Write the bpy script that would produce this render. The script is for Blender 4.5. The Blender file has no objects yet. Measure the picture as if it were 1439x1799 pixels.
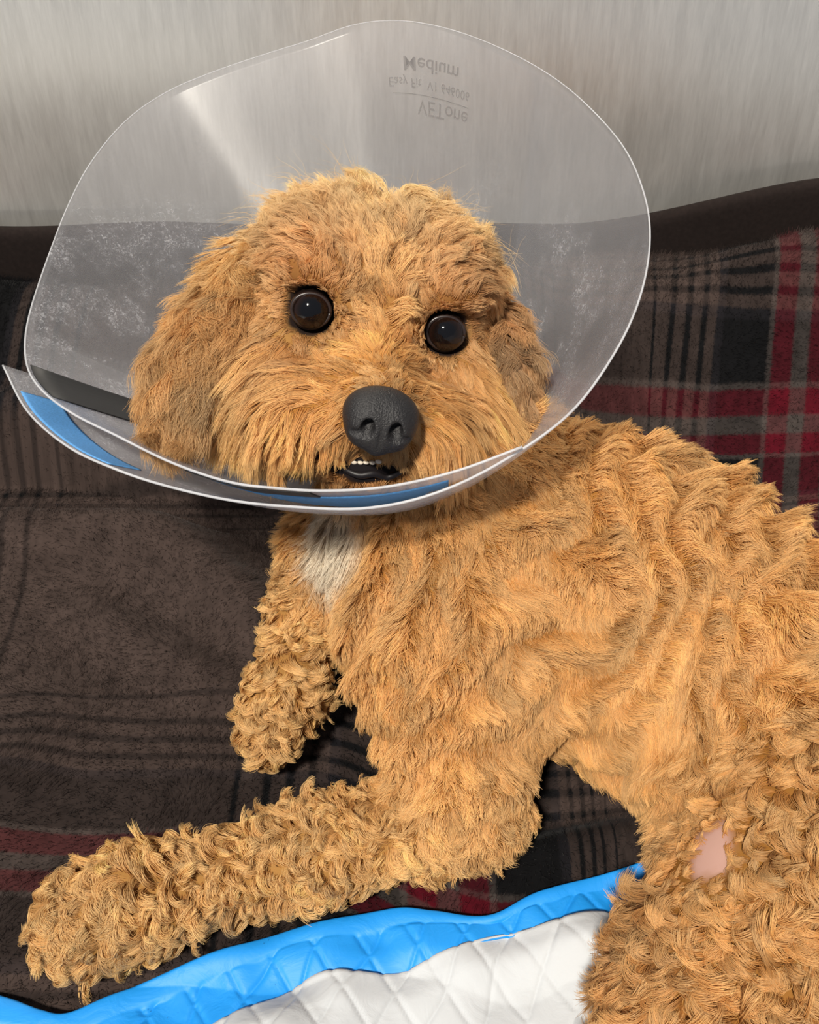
import bpy, bmesh, math
import numpy as np
from mathutils import Vector, Matrix

rng = np.random.default_rng(7)
FUR = 1.0            # fur density
sc = bpy.context.scene
col = sc.collection

# ------------------------------------------------------------------ camera
PITCH = math.radians(40.0)
CAM = np.array([0.0, -0.46, 0.506])
FPX = 1845.0
D_ = np.array([0, math.cos(PITCH), -math.sin(PITCH)])
U_ = np.array([0, math.sin(PITCH), math.cos(PITCH)])
X_ = np.array([1.0, 0, 0])
cd = bpy.data.cameras.new('camera'); cam = bpy.data.objects.new('camera', cd); col.objects.link(cam)
cam.location = CAM; cam.rotation_euler = (math.pi/2 - PITCH, 0, 0)
cd.sensor_fit = 'VERTICAL'; cd.sensor_height = 24.0; cd.lens = 24.0*FPX/1799.0
cd.clip_start = 0.01; cd.clip_end = 50
sc.camera = cam

# ------------------------------------------------------------------ light
world = bpy.data.worlds.new('world'); sc.world = world; world.use_nodes = True
wn = world.node_tree.nodes; wl = world.node_tree.links
bg = wn['Background']; bg.inputs[0].default_value = (0.80, 0.86, 1.0, 1); bg.inputs[1].default_value = 0.26
sd = bpy.data.lights.new('sun', 'SUN'); sun = bpy.data.objects.new('sun', sd); col.objects.link(sun)
sd.energy = 5.1; sd.angle = math.radians(5); sd.color = (1.0, 0.93, 0.82)
sun.rotation_euler = Vector((-0.20, -0.56, 0.80)).to_track_quat('Z', 'Y').to_euler()
sc.view_settings.view_transform = 'Standard'; sc.view_settings.look = 'None'
sc.view_settings.exposure = 0.0; sc.view_settings.gamma = 1.0; sc.view_settings.use_curve_mapping = False
sc.cycles.transparent_max_bounces = 24; sc.cycles.max_bounces = 6; sc.cycles.diffuse_bounces = 3; sc.cycles.glossy_bounces = 4; sc.cycles.transmission_bounces = 4
sc.cycles.adaptive_threshold = .035

# ------------------------------------------------------------------ helpers
def ray(px, py):
    return D_ + (px-719.5)/FPX*X_ + (899.5-py)/FPX*U_
def at(px, py, z=None, depth=None, y=None):
    r = ray(px, py)
    if depth is not None: t = depth
    elif y is not None: t = (y-CAM[1])/r[1]
    else: t = (z-CAM[2])/r[2]
    return CAM + t*r
def cv(r, u, b):
    v = r*X_ + u*U_ - b*D_
    return v/np.linalg.norm(v)
def nrm(v): return v/np.maximum(np.linalg.norm(v, axis=-1, keepdims=True), 1e-9)
def smooth(a, b, x):
    t = np.clip((x-a)/(b-a), 0, 1); return t*t*(3-2*t)

class Noise:
    """band-limited noise: a sum of random sines, about -1..1"""
    def __init__(s, scale, n=20, seed=0, aniso=(1,1,1)):
        r = np.random.default_rng(seed)
        d = nrm(r.normal(size=(n,3)))*(2*math.pi/scale)*r.uniform(.6, 1.5, size=(n,1))
        s.k = d*np.array(aniso); s.p = r.uniform(0, 2*math.pi, n); s.n = n
    def __call__(s, P):
        out = np.zeros(P.shape[:-1])
        for k, p in zip(s.k, s.p): out += np.sin(P@k+p)
        return out*math.sqrt(2/s.n)*.6

def mat(name):
    m = bpy.data.materials.new(name); m.use_nodes = True
    nt = m.node_tree
    return m, nt, nt.nodes['Principled BSDF'], nt.nodes['Material Output']
def N(nt, typ, **kw):
    n = nt.nodes.new(typ)
    for k, v in kw.items():
        if k.startswith('i_'): n.inputs[k[2:].replace('_', ' ')].default_value = v
        else: setattr(n, k, v)
    return n
def L(nt, a, b): nt.links.new(a, b)
def math_n(nt, op, a, b=None, clamp=False):
    n = nt.nodes.new('ShaderNodeMath'); n.operation = op; n.use_clamp = clamp
    for i, v in enumerate((a, b)):
        if v is None: continue
        if isinstance(v, (int, float)): n.inputs[i].default_value = v
        else: nt.links.new(v, n.inputs[i])
    return n.outputs[0]
def mixc(nt, f, a, b, blend='MIX'):
    n = nt.nodes.new('ShaderNodeMix'); n.data_type = 'RGBA'; n.blend_type = blend
    for idx, v in ((0, f), (6, a), (7, b)):
        if isinstance(v, (int, float)): n.inputs[idx].default_value = v
        elif isinstance(v, tuple): n.inputs[idx].default_value = v
        else: nt.links.new(v, n.inputs[idx])
    return n.outputs[2]
def empty(name, loc=(0,0,0)):
    o = bpy.data.objects.new(name, None); col.objects.link(o); o.location = loc
    o.empty_display_size = .02
    return o
def link(name, me, m, parent=None, smooth_=True):
    o = bpy.data.objects.new(name, me); col.objects.link(o)
    if m: me.materials.append(m)
    if smooth_ and len(me.polygons): me.polygons.foreach_set('use_smooth', np.ones(len(me.polygons), bool))
    if parent:
        o.parent = parent; o.matrix_parent_inverse = Matrix.Translation(-Vector(parent.location)) if parent.type == 'EMPTY' else Matrix()
    return o
def mesh_from(name, V, F):
    me = bpy.data.meshes.new(name)
    V = np.asarray(V, float)
    if isinstance(F, np.ndarray):
        me.vertices.add(len(V)); me.vertices.foreach_set('co', V.ravel())
        n, k = F.shape
        me.loops.add(n*k); me.loops.foreach_set('vertex_index', F.ravel().astype(np.int32))
        me.polygons.add(n); me.polygons.foreach_set('loop_start', np.arange(0, n*k, k, dtype=np.int32))
        me.update(calc_edges=True); me.validate()
    else:
        me.from_pydata([tuple(v) for v in V], [], F); me.update()
    return me
def grid_faces(nu, nv, wrap=False):
    i, j = np.meshgrid(np.arange(nu-1), np.arange(nv-1), indexing='ij')
    a = (i*nv+j).ravel()
    return np.stack([a, a+nv, a+nv+1, a+1], 1)
def sheet(name, P, thick, m, parent=None, flip=False):
    """a grid P[nu,nv,3] with real thickness, closed along its border"""
    nu, nv = P.shape[:2]
    du = np.gradient(P, axis=0); dv = np.gradient(P, axis=1)
    n = nrm(np.cross(du, dv))
    top = P + n*thick/2; bot = P - n*thick/2
    V = np.concatenate([top.reshape(-1,3), bot.reshape(-1,3)]); o = nu*nv
    F = grid_faces(nu, nv); F = np.concatenate([F, F[:, ::-1]+o])
    bd = np.concatenate([np.arange(nv), np.arange(1,nu)*nv+nv-1, (nu-1)*nv+np.arange(nv-2,-1,-1), np.arange(nu-2,0,-1)*nv])
    nb = np.roll(bd, -1)
    F = np.concatenate([F, np.stack([bd, nb, nb+o, bd+o], 1)])
    return link(name, mesh_from(name, V, F), m, parent)
def resample(pts, n):
    pts = np.asarray(pts, float)
    # Catmull-Rom through the points, then equal steps
    P = np.concatenate([[2*pts[0]-pts[1]], pts, [2*pts[-1]-pts[-2]]])
    out = []
    for i in range(1, len(P)-2):
        t = np.linspace(0, 1, 20, endpoint=False)[:, None]
        a, b, c, d = P[i-1], P[i], P[i+1], P[i+2]
        out.append(.5*((2*b)+(-a+c)*t+(2*a-5*b+4*c-d)*t**2+(-a+3*b-3*c+d)*t**3))
    out = np.concatenate(out+[P[-2][None]])
    s = np.concatenate([[0], np.cumsum(np.linalg.norm(np.diff(out, axis=0), axis=1))])
    q = np.linspace(0, s[-1], n)
    return np.stack([np.interp(q, s, out[:, k]) for k in range(out.shape[1])], 1)
def tube(name, pts, rad, m, parent=None, seg=8, closed=False):
    pts = np.asarray(pts, float); n = len(pts)
    rad = np.broadcast_to(np.asarray(rad, float), (n,))
    t = nrm(np.gradient(pts, axis=0)); ref = np.array([.123, .456, .88])
    a = nrm(np.cross(t, ref)); b = np.cross(t, a)
    th = np.linspace(0, 2*math.pi, seg, endpoint=False)
    V = pts[:, None]+rad[:, None, None]*(a[:, None]*np.cos(th)[None, :, None]+b[:, None]*np.sin(th)[None, :, None])
    F = []
    for i in range(n-1):
        for j in range(seg):
            F.append((i*seg+j, (i+1)*seg+j, (i+1)*seg+(j+1) % seg, i*seg+(j+1) % seg))
    F.append(tuple(range(seg))); F.append(tuple((n-1)*seg+j for j in range(seg-1, -1, -1)))
    return link(name, mesh_from(name, V.reshape(-1, 3), F), m, parent)

# ---- implicit surfaces (smooth unions of rounded cones and ellipsoids) and their mesh
def sd_prim(p, P):
    if p['t'] == 'cap':
        a, b = p['a'], p['b']; ab = b-a
        h = np.clip(((P-a)@ab)/max(ab@ab, 1e-12), 0, 1)
        return np.linalg.norm(P-a-h[..., None]*ab, axis=-1)-(p['ra']+(p['rb']-p['ra'])*h)
    q = (P-p['c'])@p['R'].T
    k0 = np.linalg.norm(q/p['r'], axis=-1); k1 = np.linalg.norm(q/p['r']**2, axis=-1)
    return k0*(k0-1)/np.maximum(k1, 1e-6)
def smin(a, b, k):
    h = np.maximum(k-np.abs(a-b), 0)/k
    return np.minimum(a, b)-h*h*k*.25
def smax(a, b, k): return -smin(-a, -b, k)
def cap(a, b, ra, rb, reg='', k=.03): return dict(t='cap', a=np.asarray(a, float), b=np.asarray(b, float), ra=ra, rb=rb, reg=reg, k=k)
def ell(c, r, R=None, reg='', k=.03):
    return dict(t='ell', c=np.asarray(c, float), r=np.asarray(r, float), R=np.eye(3) if R is None else np.asarray(R), reg=reg, k=k)
def sd_all(prims, P):
    d = None
    for p in prims:
        e = sd_prim(p, P)
        if d is None: d = e
        elif p.get('sub'): d = smax(d, -e, p['k'])
        else: d = smin(d, e, p['k'])
    return d
def bounds(p):
    if p['t'] == 'cap':
        r = max(p['ra'], p['rb']); return np.minimum(p['a'], p['b'])-r, np.maximum(p['a'], p['b'])+r
    r = p['r'].max(); return p['c']-r, p['c']+r
def surface(prims, h):
    add = [p for p in prims if not p.get('sub')]
    lo = np.min([bounds(p)[0] for p in add], axis=0)-4*h; hi = np.max([bounds(p)[1] for p in add], axis=0)+4*h
    n = np.ceil((hi-lo)/h).astype(int)+1
    ax = [lo[i]+h*np.arange(n[i]) for i in range(3)]
    V = np.full(n, 1.0, np.float32)
    for p in prims:
        a, b = bounds(p); mg = p['k']+3*h
        i0 = np.clip(np.floor((a-mg-lo)/h).astype(int), 0, n); i1 = np.clip(np.ceil((b+mg-lo)/h).astype(int)+1, 0, n)
        sl = tuple(slice(i0[i], i1[i]) for i in range(3))
        G = np.stack(np.meshgrid(*[ax[i][sl[i]] for i in range(3)], indexing='ij'), -1)
        e = sd_prim(p, G)
        V[sl] = smax(V[sl], -e, p['k']) if p.get('sub') else smin(V[sl], e, p['k'])
    inside = V < 0
    # naive surface nets
    nc = n-1
    acc = np.zeros((*nc, 3), np.float32); cnt = np.zeros(nc, np.float32)
    def corner(A, dx, dy, dz): return A[dx:dx+nc[0], dy:dy+nc[1], dz:dz+nc[2]]
    for axis in range(3):
        for o1 in (0, 1):
            for o2 in (0, 1):
                off = [0, 0, 0]; oth = [i for i in range(3) if i != axis]
                off[oth[0]] = o1; off[oth[1]] = o2
                off2 = list(off); off2[axis] = 1
                a = corner(V, *off); b = corner(V, *off2)
                m = (a < 0) != (b < 0)
                t = np.where(m, a/np.where(m, a-b, 1), 0)
                for i in range(3):
                    acc[..., i] += m*(t if i == axis else off[i])
                cnt += m
    act = cnt > 0
    idx = -np.ones(nc, np.int64); idx[act] = np.arange(act.sum())
    base = np.stack(np.nonzero(act), 1)
    P = lo+h*(base+acc[act]/cnt[act][:, None])
    faces = []
    for axis in range(3):
        oth = [(axis+1) % 3, (axis+2) % 3]
        sl0 = [slice(1, None)]*3; sl0[axis] = slice(0, nc[axis])
        sl0 = [slice(1, nc[i]) if i != axis else slice(0, nc[i]) for i in range(3)]
        a = inside[tuple(sl0)]
        sl1 = list(sl0); sl1[axis] = slice(1, nc[axis]+1)
        b = inside[tuple(sl1)]
        e = np.nonzero(a != b)
        pos = np.stack(e, 1).copy()
        for i in oth: pos[:, i] += 1
        fl = a[e]
        def cell(d1, d2):
            q = pos.copy(); q[:, oth[0]] -= d1; q[:, oth[1]] -= d2
            return idx[q[:, 0], q[:, 1], q[:, 2]]
        f = np.stack([cell(1, 1), cell(0, 1), cell(0, 0), cell(1, 0)], 1)
        f[~fl] = f[~fl][:, ::-1]
        faces.append(f)
    F = np.concatenate(faces); F = F[(F >= 0).all(1)]
    for _ in range(2):
        d = sd_all(prims, P); g = grad(prims, P)
        P = P-np.clip(d, -h, h)[:, None]*g
    return P, F, grad(prims, P)
def grad(prims, P, e=4e-4):
    g = np.stack([sd_all(prims, P+np.eye(3)[i]*e)-sd_all(prims, P-np.eye(3)[i]*e) for i in range(3)], -1)
    return nrm(g)

# ---- fur
def scatter(P, F, Nn, count, seed=1, keep=None):
    r = np.random.default_rng(seed)
    a, b, c, d = (P[F[:, i]] for i in range(4))
    area = .5*np.linalg.norm(np.cross(c-a, d-b), axis=1)
    if keep is not None: area = area*keep[F].mean(1)
    f = r.choice(len(F), count, p=area/area.sum())
    u, v = r.random((2, count, 1))
    q = F[f]
    lerp = lambda A: (A[q[:, 0]]*(1-u)+A[q[:, 1]]*u)*(1-v)+(A[q[:, 3]]*(1-u)+A[q[:, 2]]*u)*v
    return lerp(P), nrm(lerp(Nn)), area.sum()
def lock_lines(P, Nn, comb, length, lift, curl, wave, steps, r, jit=1.0):
    n = len(P); s = np.linspace(0, 1, steps)
    t = nrm(comb-(comb*Nn).sum(-1, keepdims=True)*Nn); b = np.cross(Nn, t)
    jl = lift+r.normal(0, .16*jit, n); yaw = r.normal(0, .24*jit, n)
    t2 = t*np.cos(yaw)[:, None]+b*np.sin(yaw)[:, None]
    d0 = t2*np.cos(jl)[:, None]+Nn*np.sin(jl)[:, None]
    phi = r.choice([0., math.pi], n)+r.normal(0, .7, n)
    side = nrm(np.cross(Nn, d0)*np.cos(phi)[:, None]-np.cross(np.cross(Nn, d0), d0)*np.sin(phi)[:, None]*.6)
    cu = curl*r.uniform(.5, 1.3, n); ph = r.uniform(0, 2*math.pi, n)
    th = cu[:, None]*s**1.1+wave[:, None]*np.sin(ph[:, None]+s*r.uniform(5, 8, n)[:, None])*np.minimum(s*3, 1)
    dr = d0[:, None]*np.cos(th)[..., None]+side[:, None]*np.sin(th)[..., None]
    ln = length*r.uniform(.72, 1.22, n)
    C = np.concatenate([np.zeros((n, 1, 3)), np.cumsum(dr[:, :-1]*(ln/(steps-1))[:, None, None], 1)], 1)
    hgt = (C*Nn[:, None]).sum(-1)
    return C-np.minimum(hgt-.0012*np.minimum(s*4, 1), 0)[..., None]*Nn[:, None]
def nearest(A, Q):
    from mathutils import kdtree
    kd = kdtree.KDTree(len(A))
    for i, a in enumerate(A): kd.insert(a, i)
    kd.balance()
    return np.array([kd.find(q)[1] for q in Q])
def make_fur(name, parent, m, P, Nn, comb, length, lift, curl, wave, lockr, child, rad, color, steps=8, taper=.8, seed=3, fuzz=.05, tuft=None, hold=.75, flow=None, droop=None):
    """strands grouped in locks; with tuft = indices of leader locks, the others follow the nearest leader"""
    r = np.random.default_rng(seed)
    n = len(P); B = lambda x: np.broadcast_to(np.asarray(x, float), (n,))
    length, lift, curl, wave, lockr, rad = map(B, (length, lift, curl, wave, lockr, rad))
    t = nrm(comb-(comb*Nn).sum(-1, keepdims=True)*Nn); b = np.cross(Nn, t)
    s = np.linspace(0, 1, steps)
    C = lock_lines(P, Nn, comb, length, lift, curl, wave, steps, r)
    if tuft is not None:
        T = lock_lines(P[tuft], Nn[tuft], comb[tuft], length[tuft], lift[tuft], curl[tuft], wave[tuft], steps, r)
        k = nearest(P[tuft], P)
        conv = .85*(np.minimum(s*1.25, 1)**1.3)[None, :, None]*np.clip(hold, .5, .9)/.8
        G = T[k]+(P[tuft][k]-P)[:, None]*conv
        C = C*(1-hold)+G*hold
        bright = r.uniform(.80, 1.14, len(tuft))[k]
        color = color*bright[:, None]
    if droop is not None: C = C+(droop[0][:, None]*length[:, None]*s**2)[..., None]*droop[1]
    if flow is not None:
        fw, field, base = flow
        pos = P.copy(); Q = [P.copy()]; fl = length*r.uniform(.8, 1.2, n); jy = r.normal(0, .13, n)
        bt = nrm(base-(base*Nn).sum(-1, keepdims=True)*Nn); bb = np.cross(Nn, bt); off = r.normal(0, .25, n)
        for k_ in range(steps-1):
            ph = field(pos); ang = 1.05*np.sin(ph+off)+jy; up = .30+.30*np.cos(ph)-.5*s[k_]
            d = bt*np.cos(ang)[:, None]+bb*np.sin(ang)[:, None]+Nn*up[:, None]
            pos = pos+nrm(d)*(fl/(steps-1))[:, None]; Q.append(pos.copy())
        C2 = np.stack(Q, 1)-P[:, None]
        hg = (C2*Nn[:, None]).sum(-1); C2 = C2-np.minimum(hg-.0012*np.minimum(s*4, 1), 0)[..., None]*Nn[:, None]
        C = C*(1-fw)[:, None, None]+C2*fw[:, None, None]
    # strands of each lock
    o = r.normal(0, 1, (n, child, 2))*lockr[:, None, None]
    oo = t[:, None]*o[..., :1]+b[:, None]*o[..., 1:]
    ls = r.uniform(.75, 1.08, (n, child))
    S = P[:, None, None]+C[:, None]*ls[..., None, None]+oo[:, :, None]*(1-taper*s**.8)[None, None, :, None]
    S = S+r.normal(0, 1, (n, child, 1, 3))*(fuzz*length)[:, None, None, None]*(s**2)[None, None, :, None]*.5
    S[:, :, 0] -= Nn[:, None]*.0008
    S = S.reshape(-1, steps, 3)
    R = np.repeat(rad, child)[:, None]*(1-.75*s**2.5)[None]*r.uniform(.7, 1.25, (n*child, 1))
    K = np.repeat(color, child, 0)*r.uniform(.74, 1.14, (n*child, 1))
    return curves(name, parent, m, S, R, K)
def curves(name, parent, m, S, R, K, attr='tint'):
    cu = bpy.data.hair_curves.new(name); k, steps = S.shape[:2]
    cu.add_curves([steps]*k)
    cu.attributes['position'].data.foreach_set('vector', S.astype(np.float32).ravel())
    a = cu.attributes.get('radius') or cu.attributes.new('radius', 'FLOAT', 'POINT')
    a.data.foreach_set('value', np.broadcast_to(R, (k, steps)).astype(np.float32).ravel())
    if attr == 'tint':
        a = cu.attributes.new('tint', 'FLOAT_COLOR', 'CURVE')
        a.data.foreach_set('color', np.concatenate([np.clip(K, 0, 1), np.ones((k, 1))], 1).astype(np.float32).ravel())
    else:
        a = cu.attributes.new(attr, 'FLOAT_VECTOR', 'CURVE')
        a.data.foreach_set('vector', K.astype(np.float32).ravel())
    cu.materials.append(m)
    o = bpy.data.objects.new(name, cu); col.objects.link(o)
    if parent:
        o.parent = parent; o.matrix_parent_inverse = Matrix.Translation(-Vector(parent.location)) if parent.type == 'EMPTY' else Matrix()
    o['kind'] = 'stuff'
    return o

# ------------------------------------------------------------------ materials
def steel():
    m, nt, b, o = mat('brushed_steel')
    tc = N(nt, 'ShaderNodeTexCoord')
    mp = N(nt, 'ShaderNodeMapping'); mp.inputs['Scale'].default_value = (380, 1, 40)
    L(nt, tc.outputs['Object'], mp.inputs[0])
    n1 = N(nt, 'ShaderNodeTexNoise', i_Scale=1.0, i_Detail=5.0, i_Roughness=.65); L(nt, mp.outputs[0], n1.inputs['Vector'])
    mp2 = N(nt, 'ShaderNodeMapping'); mp2.inputs['Scale'].default_value = (90, 1, 14)
    L(nt, tc.outputs['Object'], mp2.inputs[0])
    n2 = N(nt, 'ShaderNodeTexNoise', i_Scale=1.0, i_Detail=3.0); L(nt, mp2.outputs[0], n2.inputs['Vector'])
    s = math_n(nt, 'ADD', math_n(nt, 'MULTIPLY', n1.outputs[0], .6), math_n(nt, 'MULTIPLY', n2.outputs[0], .4))
    cr = N(nt, 'ShaderNodeValToRGB'); L(nt, s, cr.inputs[0])
    cr.color_ramp.elements[0].position = .30; cr.color_ramp.elements[0].color = (.76, .745, .705, 1)
    cr.color_ramp.elements[1].position = .62; cr.color_ramp.elements[1].color = (.92, .905, .86, 1)
    L(nt, cr.outputs[0], b.inputs['Base Color'])
    b.inputs['Metallic'].default_value = .80
    L(nt, math_n(nt, 'ADD', .26, math_n(nt, 'MULTIPLY', s, .20)), b.inputs['Roughness'])
    b.inputs['Anisotropic'].default_value = .0
    tg = N(nt, 'ShaderNodeTangent'); tg.direction_type = 'RADIAL'; tg.axis = 'Z'
    L(nt, tg.outputs[0], b.inputs['Tangent'])
    bp = N(nt, 'ShaderNodeBump', i_Strength=.06, i_Distance=.002); L(nt, s, bp.inputs['Height']); L(nt, bp.outputs[0], b.inputs['Normal'])
    return m
M_STEEL = steel()

def plaid():
    m, nt, b, o = mat('plaid_fleece')
    at_ = N(nt, 'ShaderNodeAttribute', attribute_name='plaid')
    sp = N(nt, 'ShaderNodeSeparateXYZ'); L(nt, at_.outputs['Vector'], sp.inputs[0])
    BR, BK, GY, RD, TP = (.043, .030, .026), (.003, .003, .0035), (.010, .009, .011), (.058, .0026, .007), (.044, .036, .033)
    stops = [(0, TP), (.0058, RD), (.0205, TP), (.024, BK), (.058, GY), (.064, BR), (.071, BK), (.0755, BR), (.083, BK), (.088, BR), (.096, BK), (.1005, BR), (.114, BK), (.1175, BR)]
    def axis(v):
        pp = math_n(nt, 'DIVIDE', math_n(nt, 'PINGPONG', v, .2), .2)
        cr = N(nt, 'ShaderNodeValToRGB'); cr.color_ramp.interpolation = 'LINEAR'
        e = cr.color_ramp.elements; e.remove(e[1])
        for i, (p, c) in enumerate(stops):
            if i == 0: e[0].position = 0; e[0].color = (*c, 1)
            else:
                q = e.new(max(p-.0007, 0)/.2); q.color = (*stops[i-1][1], 1)
                q = e.new((p+.0007)/.2); q.color = (*c, 1)
        L(nt, pp, cr.inputs[0]); return cr.outputs[0]
    wv = N(nt, 'ShaderNodeTexNoise', i_Scale=520.0, i_Detail=2.0); L(nt, at_.outputs['Vector'], wv.inputs['Vector'])
    jit = math_n(nt, 'MULTIPLY', math_n(nt, 'SUBTRACT', wv.outputs[0], .5), .0032)
    c = mixc(nt, .5, axis(math_n(nt, 'ADD', sp.outputs[0], jit)), axis(math_n(nt, 'ADD', sp.outputs[1], jit)))
    n1 = N(nt, 'ShaderNodeTexNoise', i_Scale=75.0, i_Detail=6.0, i_Roughness=.75); L(nt, at_.outputs['Vector'], n1.inputs['Vector'])
    v = math_n(nt, 'ADD', .0, math_n(nt, 'MULTIPLY', n1.outputs[0], 2.0))
    c2 = mixc(nt, 1.0, c, v, 'MULTIPLY')
    L(nt, c2, b.inputs['Base Color']); b.inputs['Roughness'].default_value = .95
    b.inputs['Sheen Weight'].default_value = .03; b.inputs['Sheen Roughness'].default_value = .4
    b.inputs['Specular IOR Level'].default_value = .1
    return m
M_PLAID = plaid()

def simple(name, color, rough=.6, spec=.5, **kw):
    m, nt, b, o = mat(name)
    tc = N(nt, 'ShaderNodeTexCoord'); n = N(nt, 'ShaderNodeTexNoise', i_Scale=kw.pop('scale', 120.0), i_Detail=3.0)
    L(nt, tc.outputs['Object'], n.inputs['Vector'])
    v = math_n(nt, 'ADD', 1-kw.get('var', .1), math_n(nt, 'MULTIPLY', n.outputs[0], 2*kw.get('var', .1)))
    L(nt, mixc(nt, 1.0, (*color, 1), v, 'MULTIPLY'), b.inputs['Base Color'])
    b.inputs['Roughness'].default_value = rough; b.inputs['Specular IOR Level'].default_value = spec
    if kw.get('coat'): b.inputs['Coat Weight'].default_value = kw['coat']; b.inputs['Coat Roughness'].default_value = .04
    if kw.get('sss'):
        b.inputs['Subsurface Weight'].default_value = kw['sss']; b.inputs['Subsurface Radius'].default_value = (1, .4, .25); b.inputs['Subsurface Scale'].default_value = .004
    if kw.get('bump'):
        bp = N(nt, 'ShaderNodeBump', i_Strength=kw['bump'], i_Distance=.001); L(nt, n.outputs[0], bp.inputs['Height']); L(nt, bp.outputs[0], b.inputs['Normal'])
    return m

def fur_mat():
    m, nt, b, o = mat('apricot_fur')
    nt.nodes.remove(b)
    a = N(nt, 'ShaderNodeAttribute', attribute_name='tint')
    hi = N(nt, 'ShaderNodeHairInfo')
    # tips are paler than the russet roots
    c = mixc(nt, math_n(nt, 'POWER', hi.outputs['Intercept'], 1.2), mixc(nt, 1.0, a.outputs['Color'], (.58, .44, .34, 1), 'MULTIPLY'), mixc(nt, .22, a.outputs['Color'], (.95, .78, .52, 1)))
    df = N(nt, 'ShaderNodeBsdfDiffuse'); tl = N(nt, 'ShaderNodeBsdfTranslucent'); L(nt, c, df.inputs[0]); L(nt, c, tl.inputs[0])
    hr = N(nt, 'ShaderNodeBsdfHair'); hr.component = 'Reflection'; hr.inputs['RoughnessU'].default_value = .28; hr.inputs['RoughnessV'].default_value = .8
    L(nt, mixc(nt, .5, c, (1, .86, .62, 1)), hr.inputs['Color'])
    m1 = N(nt, 'ShaderNodeMixShader'); m1.inputs[0].default_value = .20; L(nt, df.outputs[0], m1.inputs[1]); L(nt, tl.outputs[0], m1.inputs[2])
    m2 = N(nt, 'ShaderNodeMixShader'); m2.inputs[0].default_value = .20; L(nt, m1.outputs[0], m2.inputs[1]); L(nt, hr.outputs[0], m2.inputs[2])
    L(nt, m2.outputs[0], o.inputs[0])
    return m
M_FUR = fur_mat()
def skin_mat():
    m, nt, b, o = mat('coat_skin')
    a = N(nt, 'ShaderNodeAttribute', attribute_name='tint'); L(nt, a.outputs['Color'], b.inputs['Base Color'])
    b.inputs['Roughness'].default_value = .8; b.inputs['Specular IOR Level'].default_value = .15
    return m
M_SKIN = skin_mat()

def plastic():
    m, nt, b, o = mat('clear_plastic'); nt.nodes.remove(b)
    tc = N(nt, 'ShaderNodeTexCoord')
    n1 = N(nt, 'ShaderNodeTexNoise', i_Scale=26.0, i_Detail=6.0, i_Roughness=.7); L(nt, tc.outputs['Object'], n1.inputs['Vector'])
    n2 = N(nt, 'ShaderNodeTexNoise', i_Scale=420.0, i_Detail=3.0, i_Roughness=.7, i_Distortion=1.5); L(nt, tc.outputs['Object'], n2.inputs['Vector'])
    a = N(nt, 'ShaderNodeAttribute', attribute_name='grime')
    sm = math_n(nt, 'MULTIPLY', math_n(nt, 'SUBTRACT', n1.outputs[0], .46, True), 4.0, True)
    sp = math_n(nt, 'MULTIPLY', math_n(nt, 'SUBTRACT', n2.outputs[0], .53, True), 6.0, True)
    g = math_n(nt, 'MULTIPLY', math_n(nt, 'ADD', math_n(nt, 'MULTIPLY', sm, .10), math_n(nt, 'MULTIPLY', math_n(nt, 'MULTIPLY', sm, sp), 1.6)), a.outputs['Fac'], True)
    tr = N(nt, 'ShaderNodeBsdfTransparent'); tr.inputs[0].default_value = (.985, .985, .99, 1)
    df = N(nt, 'ShaderNodeBsdfDiffuse'); df.inputs[0].default_value = (.80, .80, .84, 1)
    tl = N(nt, 'ShaderNodeBsdfTranslucent'); tl.inputs[0].default_value = (.80, .80, .84, 1)
    hz = N(nt, 'ShaderNodeMixShader'); hz.inputs[0].default_value = .5; L(nt, df.outputs[0], hz.inputs[1]); L(nt, tl.outputs[0], hz.inputs[2])
    mx = N(nt, 'ShaderNodeMixShader'); sc_ = N(nt, 'ShaderNodeAttribute', attribute_name='lit_haze')
    L(nt, math_n(nt, 'ADD', math_n(nt, 'ADD', .125, math_n(nt, 'MULTIPLY', sc_.outputs['Fac'], .20)), math_n(nt, 'MULTIPLY', g, .55), True), mx.inputs[0])
    L(nt, tr.outputs[0], mx.inputs[1]); L(nt, hz.outputs[0], mx.inputs[2])
    gl = N(nt, 'ShaderNodeBsdfGlossy'); gl.inputs['Roughness'].default_value = .22
    fr = N(nt, 'ShaderNodeFresnel'); fr.inputs['IOR'].default_value = 1.38
    m2 = N(nt, 'ShaderNodeMixShader'); L(nt, math_n(nt, 'MULTIPLY', fr.outputs[0], .22), m2.inputs[0])
    L(nt, mx.outputs[0], m2.inputs[1]); L(nt, gl.outputs[0], m2.inputs[2])
    L(nt, m2.outputs[0], o.inputs[0])
    return m
M_PLASTIC = plastic()
def film(name, color, rough, trans=.0):
    m, nt, b, o = mat(name)
    tc = N(nt, 'ShaderNodeTexCoord'); n = N(nt, 'ShaderNodeTexNoise', i_Scale=55.0, i_Detail=5.0, i_Distortion=.8)
    L(nt, tc.outputs['Object'], n.inputs['Vector'])
    b.inputs['Base Color'].default_value = (*color, 1); b.inputs['Roughness'].default_value = rough
    bp = N(nt, 'ShaderNodeBump', i_Strength=.35, i_Distance=.003); L(nt, n.outputs[0], bp.inputs['Height']); L(nt, bp.outputs[0], b.inputs['Normal'])
    return m
M_BLUE = film('blue_film', (.008, .27, .76), .55)
M_WHITE = film('white_liner', (.50, .52, .54), .75)

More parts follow.
